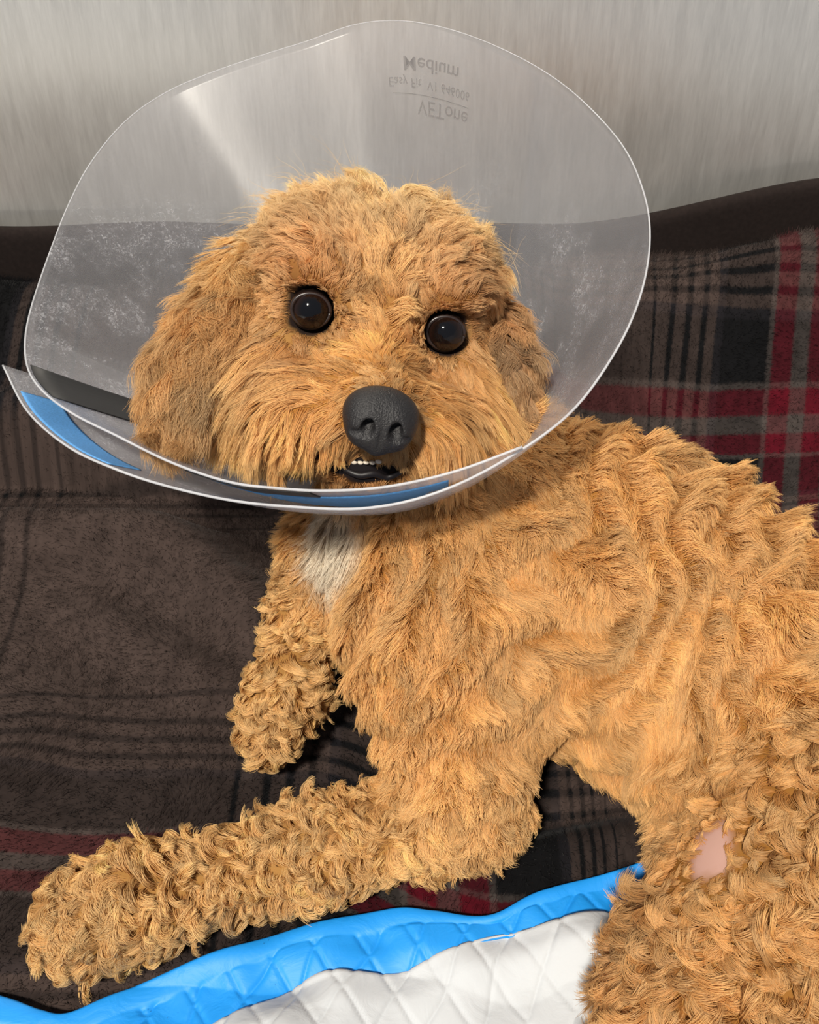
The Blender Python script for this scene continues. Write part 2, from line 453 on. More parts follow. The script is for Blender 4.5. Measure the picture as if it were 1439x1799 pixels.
# ------------------------------------------------------------------ the kennel
WALL_Y = .392
def wall():
    nu, nv = 160, 200
    x = np.linspace(-1.0, 1.0, nu); z = np.linspace(-.03, .9, nv)
    X, Z = np.meshgrid(x, z, indexing='ij')
    Y = WALL_Y+.006+.0030*np.sin(Z*21+X*1.1)+.002*np.sin(X*5)
    P = np.stack([X, Y, Z], -1)
    o = sheet('wall_back', P, .004, M_STEEL)
    o['kind'] = 'structure'; o['label'] = 'brushed stainless steel kennel wall behind the dog'
    f = sheet('floor', np.stack([*np.meshgrid(np.linspace(-1, 1, 8), np.linspace(-.95, WALL_Y, 8), indexing='ij'), np.full((8, 8), -.014)], -1), .008, M_STEEL)
    f['kind'] = 'structure'; f['label'] = 'stainless steel kennel floor under the blanket'
wall()

# ------------------------------------------------------------------ blanket
bn1, bn2, bn3 = Noise(.16, seed=1), Noise(.06, seed=2), Noise(.3, seed=4)
def ridge(X, Y, a, b, w, h, soft=.05):
    a = np.asarray(a[:2]); b = np.asarray(b[:2]); d = b-a; l = np.linalg.norm(d); d = d/l
    s = (X-a[0])*d[0]+(Y-a[1])*d[1]; q = -(X-a[0])*d[1]+(Y-a[1])*d[0]
    return h*np.exp(-(q/w)**2)*smooth(-soft, soft, s)*smooth(-soft, soft, l-s)
def blanket_h(X, Y):
    P = np.stack([X, Y, 0*X], -1)
    z = .006+.0035*bn1(P)+.0014*bn2(P)
    crest = .082+.05*smooth(-.1, .45, X)+.004*np.sin(X*14)
    z = z+crest*smooth(.12, .315, Y)*(1-.35*smooth(.315, .40, Y))
    z = z+ridge(X, Y, at(-80, 905, .03), at(330, 930, .03), .030, .030)
    z = z+ridge(X, Y, at(300, 930, .03), at(520, 1100, .03), .024, .020)
    z = z-ridge(X, Y, at(-60, 835, .02), at(420, 880, .02), .018, .036)
    z = z+ridge(X, Y, at(-60, 760, .03), at(400, 800, .03), .022, .028)
    z = z+ridge(X, Y, at(120, 1040, .02), at(420, 1210, .02), .016, .010)
    z = z+ridge(X, Y, at(-100, 1420, .02), at(60, 1290, .02), .022, .010)
    z = z+ridge(X, Y, at(880, 1500, .02), at(1180, 1440, .02), .020, .014)
    z = z-ridge(X, Y, at(820, 1450, .02), at(1150, 1400, .02), .012, .010)
    z = z+ridge(X, Y, at(1040, 640, .06), at(1439, 560, .07), .03, .012)
    front = -.238+.0*X
    z = z-.010*smooth(0, -.03, Y-(-.205))
    return np.maximum(z, .001)
def plaid_uv(X, Y):
    P = np.stack([X, Y, 0*X], -1)
    S = smooth(.08, .2, X)
    u = X+.112*S+.20*(.28-Y)*S-.02+.004*bn3(P)+.08*smooth(-.2, -.3, X)*0
    v = Y+.155+.006*bn3(P[..., [1, 0, 2]])-.012*smooth(.1, .3, Y)+(-.8*np.maximum(Y-.12, 0)+.05*smooth(.10, .17, Y))*smooth(.10, -.02, X)+.055*smooth(.03, .14, X)*smooth(.08, .2, Y)+.048*smooth(-.06, .05, X)*smooth(.0, -.1, Y)
    return np.stack([u, v, 0*u], -1)
def blanket():
    nu, nv = 560, 330
    x = np.linspace(-.70, .75, nu); y = np.linspace(-.40, WALL_Y-.008, nv)
    X, Y = np.meshgrid(x, y, indexing='ij')
    P = np.stack([X, Y, blanket_h(X, Y)], -1)
    o = sheet('blanket', P, .004, M_PLAID)
    uv = plaid_uv(X, Y).reshape(-1, 3)
    a = o.data.attributes.new('plaid', 'FLOAT_VECTOR', 'POINT')
    a.data.foreach_set('vector', np.concatenate([uv, uv]).astype(np.float32).ravel())
    o['label'] = 'dark brown and black plaid fleece blanket with red stripes under the dog'; o['category'] = 'blanket'
    # nap of the fleece
    n = int(150000*FUR); r = np.random.default_rng(5)
    q = np.stack([r.uniform(-.36, .40, n), r.uniform(-.26, WALL_Y-.012, n)], 1)
    z = blanket_h(q[:, 0], q[:, 1]); e = .002
    nx = -(blanket_h(q[:, 0]+e, q[:, 1])-z)/e; ny = -(blanket_h(q[:, 0], q[:, 1]+e)-z)/e
    nn = nrm(np.stack([nx, ny, np.ones(n)], 1))
    Q = np.stack([q[:, 0], q[:, 1], z+.002], 1)
    s = np.linspace(0, 1, 4)
    lay = nrm(np.stack([bn1(Q*1.3)+.4, bn1(Q[:, [1, 0, 2]]*1.7)-.3, 0*z], 1)+r.normal(0, .7, (n, 3)))
    ln = r.uniform(.0018, .0042, (n, 1, 1))
    S = Q[:, None]+ln*(nn[:, None]*s[None, :, None]+lay[:, None]*(s**1.5)[None, :, None]*.9)
    R = .00016*(1-.7*s)[None]
    curves('nap', o, M_PLAID, S, R, plaid_uv(q[:, 0], q[:, 1]), attr='plaid')
    return o
BLANKET = blanket()

def dark_band():  # dark sheet added for the reflection-like dark band at the wall's foot
    nu, nv = 120, 24
    x = np.linspace(-.70, .75, nu)
    top = .122+.040*smooth(.12, .36, x)+.0015*np.sin(x*23)
    V = np.zeros((nu, nv, 3)); a = np.linspace(0, 1, nv)
    for j, t in enumerate(a):
        # up the front, over a rounded lip, down against the wall
        ang = np.clip((t-.45)/.25, 0, 1)*math.pi
        yy = .372-.006*math.cos(ang)+(0 if t < .7 else .001); zz = (.03+(top-.036)*min(t/.45, 1)) if t < .7 else top-.006-(t-.7)/.3*(top-.05)
        zz = zz+.006*math.sin(ang)
        V[:, j] = np.stack([x, np.full(nu, yy)+.0015*np.sin(x*31+t*3), zz], 1)
    m = simple('matte_dark', (.014, .010, .009), .95, .1, scale=300.0, var=.4)
    o = sheet('dark_band', V, .0025, m, BLANKET); o['label'] = 'dark band added along the foot of the steel wall'
dark_band()

# ------------------------------------------------------------------ training pad
def pad():
    root = empty('training_pad', at(600, 1750, .02))
    root['label'] = 'blue edged white quilted training pad at the bottom of the picture'; root['category'] = 'pad'
    edge = [(-260, 1640), (-120, 1690), (0, 1728), (60, 1752), (110, 1758), (200, 1722), (370, 1663), (520, 1620), (680, 1586), (760, 1592), (860, 1602), (950, 1562), (1110, 1517), (1300, 1480), (1500, 1460)]
    bord = [(-260, 1990), (-120, 1970), (0, 1930), (110, 1895), (230, 1850), (370, 1797), (480, 1752), (556, 1712), (690, 1706), (780, 1676), (860, 1652), (950, 1636), (1060, 1616), (1300, 1585), (1500, 1560)]
    n = 420
    A = resample([at(*p, z=.020) for p in edge], n); Bq = resample([at(*p, z=.018) for p in bord], n)
    nz1, nz2 = Noise(.07, seed=11), Noise(.03, seed=12)
    def relief(Pq, amp=.0026, quilt=.0011):
        z = amp*nz1(Pq)+.0007*nz2(Pq)
        a = (Pq[..., 0]*.82+Pq[..., 1]*.57)/.0205+.12*nz1(Pq*.7); b = (Pq[..., 0]*.9-Pq[..., 1]*.44)/.0205+.12*nz2(Pq*.5)
        g = np.maximum(np.exp(-(np.abs((a % 1)-.5)/.05)**2), np.exp(-(np.abs((b % 1)-.5)/.05)**2))
        return z-quilt*g
    t = np.linspace(0, 1, 70)[None, :, None]
    P = A[:, None]*(1-t)+Bq[:, None]*t
    hem = smooth(.30, .38, t[..., 0])
    z = relief(P)*0+P[..., 2]*0+blanket_h(P[..., 0], P[..., 1])+.0095
    z = z+relief(P, .0026)*hem+(1-hem)*(.0022*nz1(P)+.0010*np.sin(np.clip(t[..., 0]/.34, 0, 1)*math.pi))
    z = z-.004*np.exp(-(t[..., 0]/.03)**2)
    P[..., 2] = z
    sheet('border', P, .0008, M_BLUE, root)
    end = np.array([0, -.16, 0]); t = np.linspace(0, 1, 150)[None, :, None]
    Q = Bq[:, None]+t*(end[None, None]*np.ones((n, 1, 1)))-np.array([0, -.0015, 0])
    z = blanket_h(Q[..., 0], Q[..., 1])+.0105+relief(Q, .0075, .0011)+.004*smooth(0, .1, t[..., 0])
    z[:, 0] = P[:, -1, 2]+.0006
    Q[..., 2] = z
    sheet('quilted_liner', Q, .0012, M_WHITE, root)
pad()

# ------------------------------------------------------------------ the dog
DOG = empty('dog', at(1000, 1150, .0))
DOG['label'] = 'curly apricot dog lying on the plaid blanket, head up inside a clear cone'; DOG['category'] = 'dog'

E0 = at(667, 567, depth=.525)
ROLL, YAW, PIT = math.radians(7.8), math.radians(10), math.radians(20)
def head_axes():
    r0, u0, f0 = X_.copy(), U_.copy(), -D_.copy()
    r = r0*math.cos(ROLL)-u0*math.sin(ROLL); u = r0*math.sin(ROLL)+u0*math.cos(ROLL); f = f0
    r, f = r*math.cos(YAW)-f*math.sin(YAW), f*math.cos(YAW)+r*math.sin(YAW)
    u, f = u*math.cos(PIT)+f*math.sin(PIT), f*math.cos(PIT)-u*math.sin(PIT)
    return r, u, f
HR, HU, HF = head_axes(); HM = np.stack([HR, HU, HF])
def HL(r, u, f): return E0+r*HR+u*HU+f*HF
def to_head(P): return (P-E0)@HM.T
NOSE = HL(0, -.032, .066)
EYES = [HL(-.0345, 0, -.0055), HL(.0345, 0, -.0055)]
EYE_R = .0106

prims = []
def H(c, r, reg, k=.02): prims.append(ell(HL(*c), r, HM, reg, k))
H((0, .002, -.060), (.066, .050, .062), 'crown', .03)
for s in (-1, 1): H((s*.025, .017, -.052), (.029, .028, .036), 'crown', .03)
for s in (-1, 1):
    H((s*.034, .0225, -.014), (.020, .0125, .0165), 'brow', .015)
    H((s*.042, -.041, -.020), (.031, .034, .038), 'cheek', .02)
    H((s*.024, -.044, .028), (.026, .022, .027), 'muzzle', .015)
H((0, .002, -.006), (.018, .020, .018), 'bridge', .02)
prims.append(cap(HL(0, -.024, .0), HL(0, -.030, .046), .022, .017, 'bridge', .015))
H((0, -.066, .026), (.022, .012, .022), 'chin', .012)
for s in (-1, 1): H((s*.036, -.062, -.014), (.028, .022, .030), 'cheek', .02)
for e in EYES:
    p = ell(e+HF*.003, (.0125, .0115, .0125), HM, 'crown', .006); p['sub'] = True; prims.append(p)
def W(px, py, z): return at(px, py, z)
# neck, chest, trunk
prims += [
    cap(HL(0, -.03, -.10), W(840, 940, .115), .048, .058, 'neck', .04),
    cap(W(620, 960, .085), W(760, 960, .10), .036, .05, 'bib', .03),
    ell(W(800, 1050, .085), (.062, .088, .075), reg='chest', k=.03),
    ell(W(1000, 1012, .086), (.100, .084, .080), reg='trunk', k=.04),
    ell(W(1170, 1095, .083), (.085, .080, .072), reg='trunk', k=.04),
    ell(W(1345, 1222, .073), (.085, .074, .064), reg='trunk', k=.04),
    ell(W(1550, 1410, .066), (.095, .076, .064), reg='rump', k=.04),
    # near foreleg
    cap(W(795, 1165, .085), W(815, 1385, .045), .044, .032, 'arm', .03),
    cap(W(828, 1420, .036), W(560, 1495, .032), .024, .020, 'leg', .02),
    cap(W(560, 1495, .032), W(250, 1578, .032), .020, .020, 'leg', .02),
    cap(W(245, 1580, .031), W(152, 1620, .026), .023, .0215, 'paw', .015),
    # far foreleg
    cap(W(590, 960, .075), W(535, 1080, .062), .022, .017, 'leg2', .02),
    cap(W(535, 1080, .062), W(500, 1220, .046), .017, .018, 'leg2', .015),
    cap(W(500, 1225, .045), W(475, 1290, .036), .019, .015, 'paw2', .012),
    # hind legs
    ell(W(1560, 1530, .072), (.085, .072, .068), reg='thigh', k=.03),
    ell(W(1425, 1690, .055), (.075, .055, .05), reg='thigh', k=.03),
    cap(W(1232, 1570, .040), W(1215, 1760, .042), .017, .028, 'inner', .02),
    cap(W(1260, 1810, .05), W(1470, 2050, .045), .040, .05, 'thigh', .03),
    cap(W(1240, 1455, .045), W(1300, 1540, .055), .021, .024, 'groin', .015),
    cap(W(1700, 1250, .10), W(1800, 1500, .05), .03, .02, 'rump', .03),
]
BP, BF, BN = surface(prims, .0035)

GOLD = np.array([.93, .485, .112]); RUSS = np.array([.56, .245, .056]); WHITE = np.array([.88, .82, .70])
PALE = np.array([.93, .565, .180]); CROWN = np.array([.98, .69, .32])
REG = {  # colour, length, lift, curl, wave, lock radius, comb
 'crown': (CROWN, .024, .38, 1.2, 1.0, .0014, None), 'brow': (RUSS*1.25, .015, .36, .4, .3, .0013, None),
 'cheek': (PALE*1.04, .026, .24, .5, .40, .0014, None), 'muzzle': (GOLD*1.0, .024, .34, .8, .25, .0013, None),
 'bridge': (GOLD*1.08, .011, .26, .4, .3, .0013, None), 'chin': (RUSS*.9, .013, .3, .5, .3, .0013, None),
 'neck': (GOLD*.9, .016, .55, 1.6, .4, .0017, cv(.8, -.5, 0)), 'bib': (GOLD, .020, .40, .5, .5, .0017, cv(.1, -1, .1)),
 'chest': (GOLD*.86, .0165, .34, .6, .5, .0024, cv(.25, -1, 0)), 'trunk': (GOLD*.93, .0165, .32, .8, .5, .0024, cv(.75, -.6, 0)),
 'rump': (GOLD*.95, .018, .6, 2.4, .3, .0018, cv(.6, -.8, 0)), 'arm': (GOLD*.92, .014, .38, 1.0, .5, .0020, cv(.1, -1, 0)),
 'leg': (PALE*1.02, .017, .70, 3.6, .1, .0010, cv(-.9, -.5, .1)), 'paw': (PALE*.95, .020, .60, 3.4, .1, .0010, cv(-.7, -.6, .1)),
 'leg2': (PALE*.96, .014, .70, 3.6, .1, .0010, cv(-.3, -1, .1)), 'paw2': (PALE*.94, .016, .60, 3.2, .1, .0010, cv(-.4, -1, .1)),
 'thigh': (GOLD*.84, .026, .64, 4.2, .1, .0007, cv(-.4, -.9, .1)), 'inner': (RUSS*1.05, .020, .45, .7, .4, .0015, cv(-.6, -.7, .2)),
 'groin': (GOLD*.8, .010, .4, .5, .3, .0015, cv(-.5, -.5, 0)),
}
TUFT = {'crown': .0105, 'brow': .006, 'cheek': .007, 'muzzle': .006, 'bridge': .006, 'chin': .006, 'trunk': .012, 'chest': .011, 'neck': .0075, 'bib': .008, 'arm': .009, 'rump': .008,
        'leg': .0052, 'paw': .0056, 'leg2': .0048, 'paw2': .0052, 'thigh': .0056, 'inner': .008, 'groin': .006}
def blend(P, k=.010):
    """regional coat parameters at points"""
    d = {}
    for p in prims:
        if p.get('sub'): continue
        e = sd_prim(p, P); r = p['reg']
        d[r] = np.minimum(d[r], e) if r in d else e
    dm = np.min(list(d.values()), axis=0)
    w = {r: np.exp(-(e-dm)/k) for r, e in d.items()}
    tot = sum(w.values())
    par = np.zeros((len(P), 9)); comb = np.zeros((len(P), 3))
    h = to_head(P)
    rad = nrm(P-NOSE+HF*.01)                      # away from the nose
    side = np.sign(h[:, :1])*HR
    low = smooth(.0, -.05, h[:, 1])[:, None]
    lat = smooth(.022, .050, np.abs(h[:, :1]))
    hc = rad*(1-.6*lat)-low*HU*.8+side*.35-HF*.2-HU*lat*1.5*smooth(.045, -.01, h[:, 1:2])
    hc = hc+HU*.15*smooth(.01, .04, h[:, 1])[:, None]+side*.5*smooth(.01, .04, h[:, 1])[:, None]
    for r, ww in w.items():
        c, ln, li, cu, wa, lr, cb = REG[r]
        ww = (ww/tot)[:, None]
        par += ww*np.array([*c, ln, li, cu, wa, lr, 0])
        comb += ww*(hc if cb is None else cb)
    return par, comb, h, {r: ww/tot for r, ww in w.items()}
cn1, cn2, cn3 = Noise(.05, seed=21), Noise(.018, seed=22), Noise(.12, seed=23)
# folds of the wavy trunk coat
def trunk_wave(P, w):
    tw = w['trunk']+w['chest']*.8+w['arm']*.6+w['neck']*.5+w['rump']
    return tw, trunk_phase(P)
def trunk_phase(P):
    return (P@cv(.80, -.48, 0))/.027*2*math.pi+3.8*cn3(P)+1.7*cn1(P)
def body():
    global BP, BN
    par, comb, h, w = blend(BP)
    tw, ph = trunk_wave(BP, w)
    P = BP+BN*(tw*(.0038*np.sin(ph)*(.8+.5*cn3(BP[:, [1, 2, 0]]))+.0026*cn1(BP*1.2)))[:, None]
    # recompute normals from the displaced mesh
    a, b, c, d = (P[BF[:, i]] for i in range(4)); fn = np.cross(c-a, d-b)
    nn = np.zeros_like(P)
    for i in range(4): np.add.at(nn, BF[:, i], fn)
    BP = P; BN = nrm(nn)
    me = mesh_from('body', BP, BF)
    colr = par[:, :3]*np.array([.34, .29, .26])
    skin = groin_mask(BP)[:, None]
    colr = colr*(1-skin)+np.array([.50, .30, .245])*skin
    de = np.min([np.linalg.norm(BP-e, axis=1) for e in EYES], axis=0)
    rim = smooth(.0155, .0125, de)[:, None]
    colr = colr*(1-rim)+np.array([.02, .012, .010])*rim
    lip = smooth(1.25, .95, mouth_dist(BP))[:, None]
    colr = colr*(1-lip)+np.array([.008, .006, .007])*lip
    A = me.attributes.new('tint', 'FLOAT_COLOR', 'POINT')
    A.data.foreach_set('color', np.concatenate([colr, np.ones((len(colr), 1))], 1).astype(np.float32).ravel())
    return link('body', me, M_SKIN, DOG)
def groin_mask(P):
    q = P-GSK; d = cv(.64, -.77, 0); l = q@d
    return smooth(.019, .012, np.linalg.norm(np.stack([l*.55, np.linalg.norm(q-l[:, None]*d, axis=1)*1.3], 1), axis=1)+.002*cn2(P))
def visible_vertex(x, y):
    r = (BP-CAM); t = r@D_; px = 719.5+FPX*(r@X_)/t; py = 899.5-FPX*(r@U_)/t
    k = np.nonzero(np.hypot(px-x, py-y) < 14)[0]
    return BP[k[t[k].argmin()]]
GSK = visible_vertex(1236, 1498)
MOUTH = visible_vertex(644, 826)
def mouth_dist(P):
    q = (P-MOUTH)@HM.T
    return np.linalg.norm(np.stack([q[:, 0]/.0225, (q[:, 1]-10*q[:, 0]**2)/.0072, q[:, 2]/.03], 1), axis=1)
BODY = body()

def coat():
    keep = np.clip((BN*nrm(CAM-BP)).sum(1)*2.5+1.2, 0, 1)*(BP[:, 0] < .36)*(BP[:, 2] > -.005)
    n = int(44000*FUR)
    P, Nn, area = scatter(BP, BF, BN, n, 31, keep)
    par, comb, h, w = blend(P)
    tw, ph = trunk_wave(P, w)
    hd = sum(w[r] for r in ('crown', 'brow', 'cheek', 'muzzle', 'bridge', 'chin'))
    color = par[:, :3]; ln, li, cu, wa, lr = (par[:, i].copy() for i in range(3, 8))
    comb = comb+(.35*cn1(P))[:, None]*np.cross(Nn, comb)+(hd*.35*cn2(P))[:, None]*np.cross(Nn, comb)
    # crown: loose swirls
    cr = (w['crown'])[:, None]
    comb = comb+cr*(.9*cn1(P*1.3)[:, None]*HR+.6*cn1(P[:, [1, 2, 0]]*1.3)[:, None]*HU)
    # trunk: waves stand up and lie down
    li = li+tw*.42*np.sin(ph+.8)
    comb = comb+(tw*.9*np.cos(ph))[:, None]*cv(-.5, -.7, 0)
    color = color*(1+.10*cn1(P)+.08*cn2(P)+hd*(.12*cn1(P[:, [2, 0, 1]]*1.2)))[:, None]
    under = smooth(.030, .010, np.linalg.norm(np.abs(h)-np.array([.028, .026, .012]), axis=1))[:, None]*(h[:, 1:2] < 0)
    color = color*(1-.45*under)+RUSS*1.1*.45*under
    # russet around the eyes and on the outer lower muzzle
    de = np.stack([np.linalg.norm(P-e, axis=1) for e in EYES], 1); ne = de.argmin(1); dm = de.min(1)
    ring = smooth(.040, .018, dm)[:, None]
    color = color*(1-.45*ring)+RUSS*.45*ring
    away = nrm(P-np.array(EYES)[ne]); near = smooth(.036, .017, dm)[:, None]
    comb = nrm(comb)*(1-near)+nrm(away)*near*1.6
    ln = ln*(1-.62*near[:, 0]); li = li*(1-.5*near[:, 0])
    dn = np.linalg.norm((P-NOSE)@HM.T/np.array([.0170, .0150, .02]), axis=1)
    nz = smooth(2.2, 1.0, dn)
    ln = ln*(1-.5*nz)*(1-.7*smooth(.034, .016, np.linalg.norm(P-GSK, axis=1))); li = li*(1-.4*nz)
    color = color*(1-.35*smooth(1.6, 1.05, dn))[:, None]
    bib = smooth(.040, .020, np.linalg.norm((P-BIB)/np.array([1.15, 1, 1]), axis=1)+.004*cn1(P))[:, None]
    color = color*(1-bib)+WHITE*bib
    bald = groin_mask(P)
    mouth = mouth_dist(P)
    ln = ln*(1-.5*smooth(2.2, 1.1, mouth))*(1-.5*hd*smooth(-.052, -.078, h[:, 1]))
    ok = (dm > .0130) & (dn > .93) & (rng.random(n) > bald*.93) & (mouth > 1)
    # leader locks, spaced by region
    sp = sum(w[r_]*TUFT[r_] for r_ in w)
    pt = area/n/(sp**2)*1.15
    lead = rng.random(n) < pt
    hold = .34+.22*hd+.5*np.clip(cu/3.4, 0, 1)**1.5
    regs = {'head_fur': hd > .5, 'body_fur': hd <= .5}
    for i, (nm, msk) in enumerate(regs.items()):
        q = ok & msk
        make_fur(nm, DOG, M_FUR, P[q], Nn[q], comb[q], ln[q], li[q], cu[q], wa[q], lr[q], 14 if i == 0 else 11, .000105 if i == 0 else .00012, color[q], steps=10, seed=41+i,
                 tuft=np.nonzero(lead[q])[0], hold=hold[q][:, None, None],
                 flow=(np.clip((w['trunk']+w['chest']*.75+w['arm']*.6)[q]*.85, 0, .85), trunk_phase, nrm((w['trunk'][:, None]*cv(.72, -.69, 0)+w['chest'][:, None]*cv(.35, -.93, 0)+w['arm'][:, None]*cv(.2, -1, 0)+1e-6)[q])) if i else None,
                 droop=((.48*(w['cheek']+w['muzzle'])+.25*w['brow'])[q], -HU-.2*HF) if i == 0 else None)
    # a few loose hairs standing off the head
    q = np.nonzero(ok & (hd > .6) & (dm > .05) & (dn > 2.2) & (mouth > 2.5) & (h[:, 1] > -.015))[0]; q = q[rng.random(len(q)) < .09]
    make_fur('loose_hair', DOG, M_FUR, P[q], Nn[q], comb[q], ln[q]*1.35, .75, .9, .5, .003, 3, .00006, color[q], steps=10, seed=77, taper=-.3, fuzz=.3,
             droop=(.35+0*ln[q], -HU))
BIB = at(640, 950, .118)
coat()

# ---- ears
def ear(s, name, pts, wid, thk, wdir, n, cdir):
    pr = []
    for (px, py, dp), w_, t_ in zip(pts, wid, thk):
        c = at(px, py, depth=dp)
        ax = nrm(at(*pts[-1][:2], depth=pts[-1][2])-at(*pts[0][:2], depth=pts[0][2]))
        wd = nrm(wdir-(wdir@ax)*ax); th = np.cross(ax, wd)
        pr.append(ell(c, (w_, .030, t_), np.stack([wd, ax, th]), '', .02))
    P, F, Nn = surface(pr, .003)
    me = mesh_from(name, P, F)
    A = me.attributes.new('tint', 'FLOAT_COLOR', 'POINT'); A.data.foreach_set('color', np.tile(np.append(RUSS*.3, 1), len(P)).astype(np.float32))
    o = link(name, me, M_SKIN, DOG)
    keep = np.clip((Nn*nrm(CAM-P)).sum(1)*2.5+1.5, 0, 1)
    Q, q, _ = scatter(P, F, Nn, int(n*FUR), 51+s, keep)
    comb = np.tile(cdir, (len(Q), 1))+.25*cn1(Q)[:, None]*X_
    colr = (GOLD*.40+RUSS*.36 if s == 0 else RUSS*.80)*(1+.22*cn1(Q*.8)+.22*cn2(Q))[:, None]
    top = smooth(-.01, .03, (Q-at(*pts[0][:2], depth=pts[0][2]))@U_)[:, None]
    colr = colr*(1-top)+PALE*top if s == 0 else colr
    lead = np.nonzero(np.random.default_rng(60+s).random(len(Q)) < .085)[0]
    make_fur('ear_fur', o, M_FUR, Q, q, comb, .034 if s == 0 else .027, .08, .35, .9, .0008, 13, .00012, colr, steps=11, seed=55+s, fuzz=.07, tuft=lead, hold=np.float64(.62))
    return o
ear(0, 'ear', [(418, 505, .562), (380, 600, .550), (345, 655, .546)], (.014, .020, .021), (.009, .010, .009), cv(1, .15, .45), 4600, cv(-.15, -1, .0))
ear(1, 'ear', [(870, 590, .580), (884, 655, .576), (893, 712, .574)], (.012, .015, .015), (.007, .008, .007), cv(.35, 0, -1), 2600, cv(.06, -1, 0))

# ---- eyes
def eye_mat():
    m, nt, b, o = mat('dark_brown_eye')
    tc = N(nt, 'ShaderNodeTexCoord'); sp = N(nt, 'ShaderNodeSeparateXYZ'); L(nt, tc.outputs['Object'], sp.inputs[0])
    v = math_n(nt, 'DIVIDE', sp.outputs[2], EYE_R)
    cr = N(nt, 'ShaderNodeValToRGB'); L(nt, v, cr.inputs[0])
    e = cr.color_ramp.elements; e[0].position = .60; e[0].color = (.010, .006, .005, 1); e[1].position = .90; e[1].color = (.003, .003, .004, 1)
    q = e.new(.70); q.color = (.014, .006, .004, 1); q = e.new(.82); q.color = (.007, .004, .003, 1)
    L(nt, cr.outputs[0], b.inputs['Base Color']); b.inputs['Roughness'].default_value = .07
    b.inputs['Specular IOR Level'].default_value = .45
    return m
M_EYE = eye_mat(); M_LID = simple('dark_eyelid_skin', (.022, .013, .011), .35, .6)
M_NOSE = simple('nose_leather', (.013, .012, .013), .45, .45, scale=1300.0, bump=.6, var=.3)
M_LIP = simple('black_lip', (.010, .008, .009), .45, .4, bump=.4); M_TOOTH = simple('tooth_enamel', (.62, .55, .45), .35)
for i, e in enumerate(EYES):
    bm = bmesh.new(); bmesh.ops.create_uvsphere(bm, u_segments=40, v_segments=24, radius=EYE_R)
    me = bpy.data.meshes.new('eye'); bm.to_mesh(me); bm.free()
    o = link('eye', me, M_EYE, DOG)
    look = nrm(.75*nrm(CAM-e)+.25*HF)
    o.location = e; o.rotation_euler = Vector(look).to_track_quat('Z', 'Y').to_euler()
    th = np.linspace(0, 2*math.pi, 49)
    a = nrm(np.cross(look, HU)); b = np.cross(a, look)*-1
    ringp = e+look*.0054+(.0095*np.cos(th))[:, None]*HR+((.0085-.0006*(np.sin(th) > 0))*np.sin(th))[:, None]*HU
    ld = tube('eyelid', ringp, .0011, M_LID, None, 8)
    ld.parent = o; bpy.context.view_layer.update(); ld.matrix_parent_inverse = o.matrix_world.inverted()
    o['label'] = 'glossy dark brown eye'

# ---- nose, lips, teeth
def nose():
    R = HM
    c = lambda r, u, f: NOSE+r*HR+u*HU+f*HF
    pr = [ell(c(0, .0035, -.002), (.0172, .0118, .0125), R, '', .006),
          ell(c(-.0072, -.002, .003), (.0085, .0105, .0085), R, '', .006), ell(c(.0072, -.002, .003), (.0085, .0105, .0085), R, '', .006),
          ell(c(0, -.007, .003), (.0060, .0085, .0070), R, '', .005)]
    for s in (-1, 1):
        p = cap(c(s*.0068, -.0035, .0125), c(s*.0060, .0020, .008), .0032, .0026, '', .002); p['sub'] = True; pr.append(p)
        p = cap(c(s*.0068, -.0040, .0125), c(s*.0130, -.0045, .009), .0020, .0010, '', .002); p['sub'] = True; pr.append(p)
    p = cap(c(0, -.001, .0125), c(0, -.017, .0100), .0006, .0010, '', .0016); p['sub'] = True; pr.append(p)
    P, F, Nn = surface(pr, .0006)
    o = link('nose', mesh_from('nose', P, F), M_NOSE, DOG); o['label'] = 'black leathery nose'
nose()
def mouth():
    q = [(580, 816), (600, 832), (630, 841), (660, 844), (690, 841), (714, 832)]
    tube('lower_lip', resample([visible_vertex(*p)-D_*.0004 for p in q], 24), np.concatenate([np.linspace(.0012, .0019, 12), np.linspace(.0019, .0010, 12)]), M_LIP, DOG, 10)
    for px, py, w_, h_ in ((610, 809, .0018, .0012), (622, 811, .0017, .0012), (633, 812, .0015, .0010), (643, 812, .0015, .0009), (654, 812, .0016, .0011), (665, 810, .0017, .0012)):
        bm = bmesh.new(); bmesh.ops.create_uvsphere(bm, u_segments=10, v_segments=8, radius=1)
        me = bpy.data.meshes.new('tooth')
        c = at(px, py+1, depth=(visible_vertex(640, 816)-CAM)@D_-.0006+.00006*(665-px)*.6)
        for v in bm.verts:
            x, y, z = v.co; tp = 1-.30*(y < 0)*abs(y); x = math.copysign(abs(x)**.6, x)
            v.co = Vector(c+HR*x*w_*tp+HU*y*h_+HF*z*.0012)
        bm.to_mesh(me); bm.free(); link('tooth', me, M_TOOTH, DOG)
mouth()

